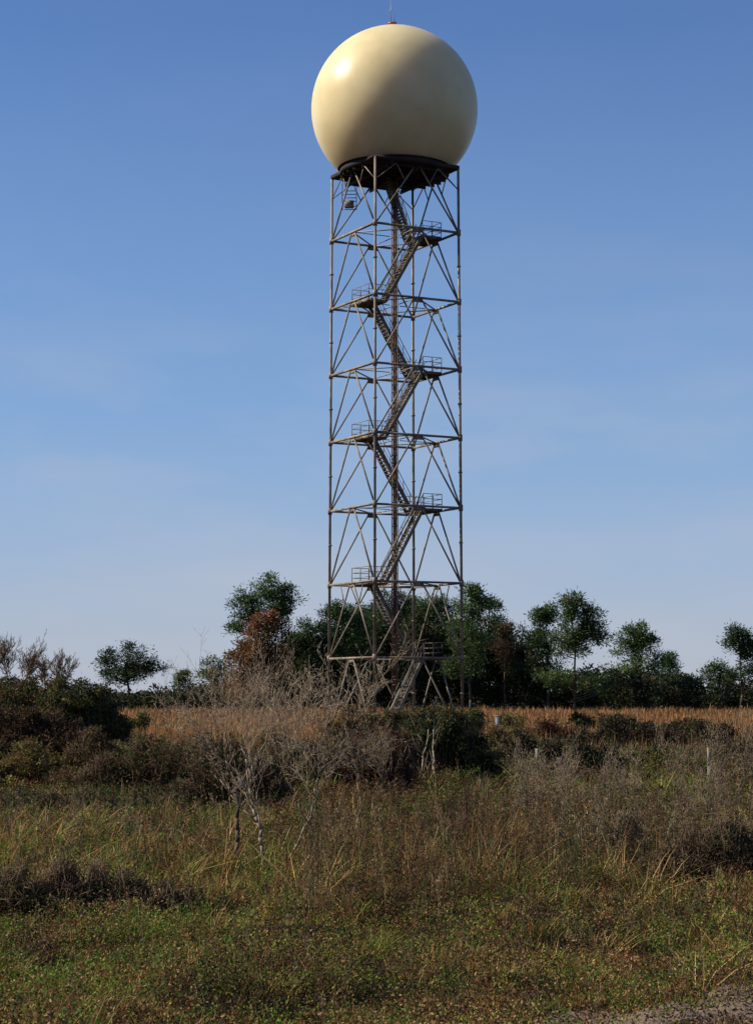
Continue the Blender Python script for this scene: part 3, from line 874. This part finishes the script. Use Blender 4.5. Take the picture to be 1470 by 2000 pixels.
shrub('shrub', 'brown leafless bush in the weeds below the bush with pale stems', 41, [(940, 1650, 54, 50), (890, 1660, 44, 46)], (.05, .034, .02), 120, alt=(GR, .3), group=SG, dens=2.6, twigs=240)
shrub('shrub', 'sparse grey bush between the two leaning pale branches', 40, [(1180, 1650, 60, 46), (1230, 1640, 50, 50)], (.06, .045, .027), 121, alt=(GR, .25), group=SG, dens=2.6, twigs=240, mat=M_DRY)

# leafless small trees in the near brush
def P(px, py, Y, dz=0):
    p = at(px, py, Y); return p
def root(px, Y):
    p = at(px, 1600, Y); p[2] = float(ground_z(p[0], Y)) - .03; return p
GB = 'leafless small trees in the near brush'
bare_tree('dead_tree', 'dead pale barked tree with a spreading haze of twigs, left of the tower', root(512, 37.5), 3.6, 201,
          stems=[[root(514, 37.5), P(512, 1650, 37.4), P(504, 1610, 37.5), P(492, 1565, 37.6), P(484, 1500, 37.7), P(470, 1440, 37.8)],
                 [P(490, 1560, 37.6), P(452, 1500, 37.4), P(410, 1455, 37.2)],
                 [P(486, 1520, 37.6), P(520, 1450, 37.9), P(540, 1400, 38.2)]],
          mat=M_TWIG, stem_mats=M_PALE, r0=.040, levels=5, kids=(3, 3, 3, 3, 3), twig_r=.0028, spread=.85, group=GB)
bare_tree('dead_tree', 'dark straight trunked dead tree beside the pale one', root(462, 39), 3.4, 202,
          stems=[[root(462, 39), P(464, 1620, 39), P(460, 1550, 39), P(450, 1490, 39), P(440, 1430, 39)],
                 [P(460, 1550, 39), P(490, 1500, 39.2), P(500, 1450, 39.4)]],
          mat=M_TWIG, stem_mats=M_TRUNK, r0=.052, levels=5, kids=(3, 3, 3, 3, 3), twig_r=.0028, spread=.8, group=GB)
bare_tree('dead_tree', 'leaning pale dead tree whose trunk rises to the right', root(562, 38.5), 3.6, 203,
          stems=[[root(562, 38.5), P(580, 1650, 38.4), P(600, 1605, 38.4), P(616, 1560, 38.6), P(624, 1500, 38.8), P(626, 1430, 39)],
                 [P(622, 1510, 38.7), P(660, 1470, 38.9), P(690, 1410, 39.2)],
                 [P(600, 1605, 38.4), P(570, 1550, 38.2), P(560, 1490, 38)]],
          mat=M_TWIG, stem_mats=M_PALE, r0=.028, levels=5, kids=(3, 3, 3, 3), twig_r=.0045, spread=.85, group=GB)
bare_tree('bare_shrub', 'bare shrub with a pale branch leaning left in the right weeds', root(1150, 39), 2.3, 204,
          stems=[[root(1152, 39), P(1120, 1655, 38.8), P(1085, 1615, 38.6), P(1050, 1580, 38.5)],
                 [P(1140, 1670, 38.9), P(1125, 1610, 39), P(1100, 1560, 39.2)],
                 [root(1150, 39), P(1165, 1640, 39.3), P(1185, 1570, 39.6)]],
          mat=M_DRY, stem_mats=M_PALE, r0=.030, levels=5, kids=(3, 3, 3, 3), twig_r=.0042, spread=.7, cat='shrub', group=GB)
bare_tree('bare_shrub', 'bare shrub with a greenish pale branch leaning right', root(1280, 39.5), 2.6, 205,
          stems=[[root(1280, 39.5), P(1300, 1650, 39.4), P(1312, 1600, 39.3), P(1322, 1550, 39.3)],
                 [P(1285, 1675, 39.5), P(1330, 1620, 39.8), P(1375, 1575, 40)],
                 [root(1280, 39.5), P(1262, 1640, 39.2), P(1235, 1570, 39)]],
          mat=M_DRY, stem_mats=M_PALE, r0=.028, levels=5, kids=(3, 3, 3, 3), twig_r=.0042, spread=.7, cat='shrub', group=GB)
bare_tree('bare_shrub', 'tall open bare shrub in front of the right fence post', root(1400, 44), 2.9, 206,
          stems=[[root(1400, 44), P(1395, 1600, 44), P(1380, 1540, 44)], [root(1402, 44), P(1425, 1600, 44), P(1450, 1530, 44)]],
          mat=M_DRY, r0=.030, levels=5, kids=(3, 3, 3, 3), twig_r=.0045, spread=.7, cat='shrub', group=GB)
bare_tree('bare_shrub', 'bare shrub with thin upright twigs in front of the purple black bush', root(700, 43), 2.6, 207,
          stems=[[root(700, 43), P(705, 1580, 43), P(700, 1510, 43)], [root(702, 43), P(730, 1580, 43), P(745, 1530, 43)]],
          mat=M_DRY, r0=.030, levels=5, kids=(3, 3, 3, 3), twig_r=.0045, spread=.6, cat='shrub', group=GB)
bare_tree('bare_shrub', 'bare twiggy shrub below the left fence post', root(1040, 46), 2.5, 208,
          stems=[[root(1040, 46), P(1035, 1590, 46), P(1020, 1540, 46)], [root(1042, 46), P(1070, 1590, 46), P(1090, 1545, 46)]],
          mat=M_DRY, r0=.02, levels=5, kids=(3, 3, 3, 3), twig_r=.0045, spread=.65, cat='shrub', group=GB)

# fence posts
for px, top, lab in ((1048, 1462, 'weathered wooden fence post between two dark bushes, the left one'),
                     (1383, 1460, 'weathered wooden fence post under the brown bush, the right one')):
    Yd = 72.0
    tp = at(px, top, Yd)
    b0 = np.array([tp[0], Yd, float(ground_z(tp[0], Yd)) - .2])
    parts = [segs([b0, b0 + [.01, 0, .9]], [b0 + [.01, 0, .9], tp], [.075, .068], [.068, .062], 10)]
    o = mesh('fence_post', *join(parts), M_POST)
    tag(o, lab, 'fence post', 'wooden fence posts')

# small grey cabinet seen beyond the bushes
cb = at(973, 1410, 128)
hz = cb[2] + .35
cabinet = empty('equipment_cabinet', (cb[0], 128, 0))
tag(cabinet, 'small blue grey equipment cabinet in the orange grass right of the tower', 'cabinet')
v, f = box([cb[0], 128, hz / 2 + .1], [.20, 0, 0], [0, .18, 0], [0, 0, hz / 2 - .1]); mesh('cabinet_body', v, f, M_BOX, cabinet)
v, f = box([cb[0], 128, hz + .03], [.23, 0, 0], [0, .21, 0], [0, 0, .028]); mesh('cabinet_lid', v, f, M_STEEL, cabinet)

# ------------------------------------------------------------------ grass and weeds
def sample(n, d0, d1, rng, margin=1.25, extra=1.5):
    d = d0 * (d1 / d0) ** rng.uniform(size=n)
    x = rng.uniform(-1, 1, n) * (.186 * margin * d + extra)
    return x, d


def to_px(x, d):
    return 735 + x / d * F, 1352 + EYE * F / d


def blades(x, y, h, w, col, rng, lean=.35, bend=.5):
    """Curved tapering blades rooted at x, y; three faces each."""
    n = len(x)
    z = ground_z(x, y)
    a = rng.uniform(0, 2 * math.pi, n)
    dirx, diry = np.cos(a), np.sin(a)
    ln = np.abs(rng.normal(0, lean, n)); bd = np.abs(rng.normal(0, bend, n))
    b = a + math.pi / 2 + rng.normal(0, .5, n)
    wx, wy = np.cos(b) * w / 2, np.sin(b) * w / 2
    def pt(t):
        o = (ln * t + bd * t * t) * h
        up = h * t * (1 - .25 * bd * t)
        return np.stack([x + dirx * o, y + diry * o, z - .02 + up], 1)
    W = np.stack([wx, wy, np.zeros(n)], 1)
    p0, p1, p2, p3 = pt(0), pt(.4), pt(.75), pt(1.)
    V = np.stack([p0 - W, p0 + W, p1 - W * .9, p1 + W * .9, p2 - W * .6, p2 + W * .6, p3], 1).reshape(-1, 3)
    o = (np.arange(n) * 7)[:, None]
    Q = np.concatenate([o + [0, 1, 3, 2], o + [2, 3, 5, 4]]); T = o + [4, 5, 6]
    return V, [Q, T], np.repeat(col, 7, 0)

TAN = np.array([.40, .26, .10]); BRN = np.array([.18, .085, .032]); DBR = np.array([.050, .028, .016])
GRN = np.array([.066, .128, .016]); YGR = np.array([.190, .205, .032]); RST = np.array([.24, .09, .03])


def palette(pg, pt, rng):
    """pg: greenness 0..1, pt: dryness/paleness 0..1 for each tuft."""
    n = len(pg)
    u = rng.uniform(size=n); v = rng.uniform(size=n)
    c = np.where((u < pg)[:, None], np.where((v < .45)[:, None], YGR, GRN),
                 np.where((v < pt)[:, None], TAN, np.where((v < pt + (1 - pt) * .55)[:, None], BRN, np.where((v < .88)[:, None], DBR, RST))))
    return c * rng.uniform(.6, 1.5, (n, 1))


rng = np.random.RandomState(301)
N = 34000
tx, ty = sample(N, 16.5, 115, rng)
px, py = to_px(tx, ty)
fg = field(tx, ty, 5, 7) * .7 + field(tx, ty, 1.3, 8) * .7
pg = np.clip(.34 + .30 * fg + .22 * np.exp(-((px - 150) / 420) ** 2 - ((py - 1900) / 110) ** 2) + .15 * np.exp(-((py - 1560) / 40) ** 2) + .45 * np.exp(-((py - 1545) / 28) ** 2 - ((px - 1000) / 220) ** 2), .05, .85)
pt = np.clip(.35 + .35 * field(tx, ty, 7, 9) + .22 * np.exp(-((px - 200) / 330) ** 2 - ((py - 1640) / 50) ** 2)
             + .12 * np.exp(-((px - 1150) / 350) ** 2 - ((py - 1820) / 60) ** 2), .05, .8)
tall = np.clip(field(tx, ty, 3.2, 10) * .5 + .5, 0, 1)
hh = .07 + .22 * tall ** 1.8 + .50 * np.clip(field(tx, ty, 1.3, 11), 0, 1) ** 1.5
weedzone = np.clip((px - 560) / 120, 0, 1) * np.clip((1790 - py - (px - 800) * .08) / 25, 0, 1) * np.clip((py - 1500) / 20, 0, 1)
hh = hh * (1 + .45 * weedzone) * np.clip(1 - (ty - 30) / 90, .6, 1.0)
strip = np.where(px > 600, py > 1806 - (px - 720) * .13, py > 1795)
hh = hh * np.clip(.95 + .75 * field(tx * .4, ty, 1.7, 24), .25, 1.7)
hh = np.where(strip, hh * .55 + .02, hh)
ga = gravel_amount(tx, ty)
keep = rng.uniform(size=N) > ga * .45
hh = np.where(ga > .3, hh * .5, hh)
tx, ty, hh, pg, pt = tx[keep], ty[keep], hh[keep], pg[keep], pt[keep]
K = 17
cc = palette(pg, pt, rng)
dead = field(tx * .45, ty, 1.9, 27) + rng.normal(0, .15, len(tx)) > .58  # mask of the patches darkened as shady hollows
cc[dead] *= .5                                          # shade of dark hollows painted into the tufts, drawn as dead growth
hh[dead] *= .6
n = len(tx)
rad = .05 + .0022 * ty
X = np.repeat(tx, K) + rng.normal(size=n * K) * np.repeat(rad, K)
Yy = np.repeat(ty, K) + rng.normal(size=n * K) * np.repeat(rad, K)
H = np.repeat(hh, K) * rng.uniform(.45, 1.25, n * K)
Wd = np.maximum(.006, .00038 * np.repeat(ty, K)) * rng.uniform(.6, 1.5, n * K)
Cc = np.repeat(cc, K, 0) * rng.uniform(.7, 1.3, (n * K, 1))
sw = rng.uniform(size=n * K) < .25
Cc[sw] = palette(np.full(sw.sum(), .3), np.full(sw.sum(), .4), rng)
V, Fc, C = blades(X, Yy, H, Wd, Cc, rng, lean=.4, bend=.6)
tag(mesh('grass', V, Fc, M_GRASS, col=C), 'mixed green and dry brown grass covering the near ground', 'grass', kind='stuff')

# low broad-leaved weeds
N = 20000
tx, ty = sample(N, 16.5, 80, rng)
px, py = to_px(tx, ty)
pr = .42 + .45 * field(tx, ty, 1.6, 12) + .35 * (py > 1790) + .75 * np.exp(-((px - 200) / 330) ** 2 - ((py - 1890) / 100) ** 2) + .5 * np.exp(-((px - 500) / 90) ** 2 - ((py - 1720) / 30) ** 2) \
     + .25 * np.exp(-((px - 900) / 250) ** 2 - ((py - 1840) / 40) ** 2)
keep = (rng.uniform(size=N) < pr) & (gravel_amount(tx, ty) < rng.uniform(.1, 1.6, N))
tx, ty = tx[keep], ty[keep]; n = len(tx); K = 32
hh = rng.uniform(.10, .40, n) * np.clip(1 + .6 * field(tx * .4, ty, 1.7, 24), .4, 1.6)
X = np.repeat(tx, K) + rng.normal(size=n * K) * .11
Yy = np.repeat(ty, K) + rng.normal(size=n * K) * .11
Z = ground_z(X, Yy) + np.repeat(hh, K) * rng.uniform(.25, 1.05, n * K)
ls = np.maximum(.036, .0013 * np.repeat(ty, K))
V, Q = leaves(np.stack([X, Yy, Z], 1), ls, ls * .55, rng, aim=np.tile([0, 0, .35], (n * K, 1)), spread=1.4)
px, py = to_px(tx, ty)
gch = np.clip(.36 + .6 * field(tx, ty, 2.6, 18) + .45 * np.exp(-((px - 200) / 330) ** 2 - ((py - 1890) / 100) ** 2) + .3 * np.exp(-((px - 500) / 90) ** 2 - ((py - 1720) / 30) ** 2), .08, .9)
u_ = rng.uniform(size=n); v_ = rng.uniform(size=n)
base = np.where((u_ < gch)[:, None], np.where((v_ < .6)[:, None], np.array([.072, .150, .016]), np.array([.200, .225, .030])),
                np.where((v_ < .40)[:, None], np.array([.19, .080, .028]), np.where((v_ < .70)[:, None], np.array([.065, .033, .016]), np.array([.30, .19, .075]))))
dead = field(tx * .45, ty, 1.9, 27) + rng.normal(0, .15, n) > .58
base[dead] = np.array([.048, .028, .016])  # leaf colour darkened to imitate the same shady hollows
C = np.repeat(np.repeat(base * rng.uniform(.65, 1.5, (n, 1)), K, 0) * rng.uniform(.8, 1.2, (n * K, 1)), 4, 0)
tag(mesh('leafy_weeds', V, [Q], M_LEAF, col=C), 'low green broad-leaved weeds scattered through the grass', 'weeds', kind='stuff')

# low brushy undergrowth, too tangled to count
rng = np.random.RandomState(351)
N = 2600
tx, ty = sample(N, 28, 118, rng, margin=1.35, extra=3)
px, py = to_px(tx, ty)
ok_ = (px < 600) | (py < 1806 - (px - 720) * .13)
tx, ty, px, py = tx[ok_], ty[ok_], px[ok_], py[ok_]; N = len(tx)
m = field(tx, ty, 9, 19) * .5 + field(tx, ty, 3.5, 20) * .45
zone = np.where(py > 1590, np.where(px > 600, .42, -.12), np.where(py > 1450, .38, .12))
k_ = rng.uniform(size=N) < np.clip(zone + .55 * m, 0, 1)
tx, ty = tx[k_], ty[k_]; n = len(tx)
hr_ = rng.uniform(.22, .50, n) * np.clip(.8 + (ty - 30) / 120, .8, 1.4)
lb = [(np.array([a, b, float(ground_z(a, b)) + c * .75]), c * rng.uniform(1.0, 1.9), c * 1.3, c) for a, b, c in zip(tx, ty, hr_)]
for px_ in np.arange(640, 1120, 13):                      # undergrowth row added for the shadow band along the tall weeds' front edge
    ye = 1800 - (px_ - 720) * .13 + rng.uniform(-14, 4)
    d_ = EYE * F / (ye - 1352); x_ = (px_ + rng.uniform(-6, 6) - 735) / F * d_; r_ = rng.uniform(.13, .26)
    lb.append((np.array([x_, d_, float(ground_z(x_, d_)) + r_ * .6]), r_ * 1.5, r_ * 1.2, r_))
Vs, Cs = [], []
bins = [(26, 45), (45, 65), (65, 90), (90, 130)]
tones = [(.085, .050, .024), (.135, .062, .026), (.055, .075, .016), (.135, .120, .030), (.045, .030, .016)]
for (a, b) in bins:
    for ti, tone in enumerate(tones):
        L_ = [q for i_, q in enumerate(lb) if a <= q[0][1] < b and i_ % len(tones) == ti]
        if not L_: continue
        sc_ = (a + b) / 2 / F
        v, f, c = crown_cloud(L_, rng, max(.13, 7 * sc_), 5.4 * sc_, 2.4 * sc_, 14, tone, dens=4.0, alt=(tones[(ti + 1) % 5], .25), needles=False)
        Vs.append(v); Cs.append(c)
V = np.concatenate(Vs); C = np.concatenate(Cs)
tag(mesh('undergrowth', V, [np.arange(len(V)).reshape(-1, 4)], M_LEAF, col=C), 'low tangled brown and green undergrowth between the bushes', 'undergrowth', kind='stuff')

# tall dry stalks with plumes
def stalks(n, px0, px1, d0, d1, h0, h1, seed, cols, name, label, per=26, plume=.16, thick=.006):
    rng = np.random.RandomState(seed)
    d = d0 * (d1 / d0) ** rng.uniform(size=n)
    px = rng.uniform(px0, px1, n)
    x = (px - 735) / F * d
    m = field(x, d, 2.5, 13) + field(x, d, .9, 14) * .5
    k_ = rng.uniform(size=n) < np.clip(.62 + .5 * m, .08, 1)
    if name == 'tall_weeds':
        edge = EYE * F / (1812 - (px - 720) * .13 - 1352)
        k_ = k_ & (d > edge + field(x, d, 1.8, 21) * 1.0)
    x, d = x[k_], d[k_]; n = len(x)
    z = ground_z(x, d)
    h = rng.uniform(h0, h1, n) * (1 + .15 * field(x, d, 3, 15))
    lean = rng.normal(0, .10, (n, 2))
    b = np.stack([x, d, z - .03], 1)
    mid = b + np.stack([lean[:, 0] * h * .4, lean[:, 1] * h * .4, h * .55], 1)
    top = b + np.stack([lean[:, 0] * h * 1.1, lean[:, 1] * h * 1.1, h], 1)
    r = np.maximum(thick * .5, .00016 * d) * rng.uniform(.6, 1.4, n)
    v1, f1 = segs(np.concatenate([b, mid]), np.concatenate([mid, top]), np.concatenate([r, r * .8]), np.concatenate([r * .8, r * .3]), 3)
    cc = np.array(cols)[rng.randint(0, len(cols), n)] * rng.uniform(.7, 1.3, (n, 1))
    c1 = np.repeat(np.concatenate([cc, cc]) * 1.15, 6, 0)
    t = rng.uniform(.25, 1.0, (n, per, 1))
    q = np.where(t < .55, b[:, None] + (mid - b)[:, None] * t / .55, mid[:, None] + (top - mid)[:, None] * (t - .55) / .45)
    q = q + rng.normal(size=(n, per, 3)) * plume * (1.15 - t) * np.array([1, 1, .5]) * .6
    ll = np.maximum(.05, .0016 * np.repeat(d, per))
    v2, q2 = leaves(q.reshape(-1, 3), ll, ll * .3, rng, aim=np.tile([0, 0, .8], (n * per, 1)), spread=1.0)
    c2 = np.repeat(np.repeat(cc, per, 0) * rng.uniform(.7, 1.3, (n * per, 1)), 4, 0)
    V, Fs = join([(v1, f1), (v2, [q2])])
    tag(mesh(name, V, Fs, M_LEAF, col=np.concatenate([c1, c2])), label, 'weeds', kind='stuff')

stalks(2300, 600, 1640, 27.5, 46, .7, 1.5, 401, [(.165, .075, .032), (.20, .12, .060), (.085, .050, .028), (.075, .085, .025), (.26, .18, .10), (.05, .03, .02)],
       'tall_weeds', 'tall rusty brown weed stalks massed below the tower')
stalks(650, -150, 620, 36, 56, .35, .85, 402, [(.20, .13, .07), (.12, .085, .05), (.12, .12, .045)],
       'dry_weeds', 'shorter dry weeds on the left of the dead trees')
stalks(1100, 560, 1640, 46, 70, .3, .65, 403, [(.20, .14, .07), (.12, .09, .045), (.09, .10, .03), (.16, .08, .035)],
       'pale_weeds', 'pale grey brown weeds between the bushes and the near weeds')
stalks(620, 1010, 1660, 38, 54, .5, 1.1, 405, [(.33, .26, .155), (.26, .19, .11), (.17, .12, .065), (.09, .085, .03)],
       'straw_weeds', 'pale straw grey dry stems massed at the right', per=30, plume=.2)
stalks(420, -100, 1560, 19, 31, .25, .6, 404, [(.26, .19, .11), (.15, .09, .055), (.10, .12, .04)],
       'short_weeds', 'short dry stalks standing in the nearest grass', per=14, plume=.09)

# orange broomsedge field
rng = np.random.RandomState(501)
N = 30000
tx, ty = sample(N, 72, 298, rng, margin=1.5, extra=4)
px, py = to_px(tx, ty)
m = field(tx, ty, 22, 16) * .5 + field(tx, ty, 8, 17) * .3
hh = np.clip(1.05 + .45 * m + rng.normal(0, .2, N), .4, 1.9) * np.clip((ty - 45) / 50, .3, 1)
K = 7
orange = np.clip((ty - 82) / 22, 0, 1) * (.80 + .35 * m)
ob = np.where((rng.uniform(size=N) < .55 + .5 * field(tx, ty, 14, 22))[:, None], np.array([.40, .175, .062]), np.array([.36, .21, .09]))
dk_ = field(tx, ty, 13, 23) + rng.normal(0, .2, N) > .3
ob[dk_] *= .62
oth = np.where((rng.uniform(size=N) < .5)[:, None], np.array([.12, .115, .04]), np.array([.12, .075, .04]))
cc = np.where((rng.uniform(size=N) < orange)[:, None], ob, oth) * rng.uniform(.75, 1.25, (N, 1))
rad = .12 + .001 * ty
X = np.repeat(tx, K) + rng.normal(size=N * K) * np.repeat(rad, K)
Yy = np.repeat(ty, K) + rng.normal(size=N * K) * np.repeat(rad, K)
H = np.repeat(hh, K) * rng.uniform(.6, 1.15, N * K)
Wd = .00042 * np.repeat(ty, K) * rng.uniform(.6, 1.5, N * K)
V, Fc, C = blades(X, Yy, H, Wd, np.repeat(cc, K, 0) * rng.uniform(.8, 1.2, (N * K, 1)), rng, lean=.12, bend=.2)
tag(mesh('orange_field_grass', V, Fc, M_GRASS, col=C), 'tall orange dry grass of the field round the tower foot', 'grass', kind='stuff')

# stones of the gravel shoulder
rng = np.random.RandomState(601)
N = 5000
x = rng.uniform(1.0, 6.5, N); y = rng.uniform(17, 23.5, N)
k_ = rng.uniform(size=N) < gravel_amount(x, y); x, y = x[k_], y[k_]; n = len(x)
r = rng.uniform(.008, .026, n)
o8 = np.array([[1, 0, 0], [0, 1, 0], [-1, 0, 0], [0, -1, 0], [0, 0, .8], [0, 0, -.8]], float)
V = (np.stack([x, y, ground_z(x, y) + .028], 1)[:, None] + o8[None] * r[:, None, None] * rng.uniform(.6, 1.3, (n, 6, 1))).reshape(-1, 3)
T = np.array([[0, 1, 4], [1, 2, 4], [2, 3, 4], [3, 0, 4], [1, 0, 5], [2, 1, 5], [3, 2, 5], [0, 3, 5]])
tag(mesh('loose_gravel', V, [((np.arange(n) * 6)[:, None, None] + T[None]).reshape(-1, 3)], M_GRAVEL), 'loose pale gravel at the lower right', 'gravel', kind='stuff')
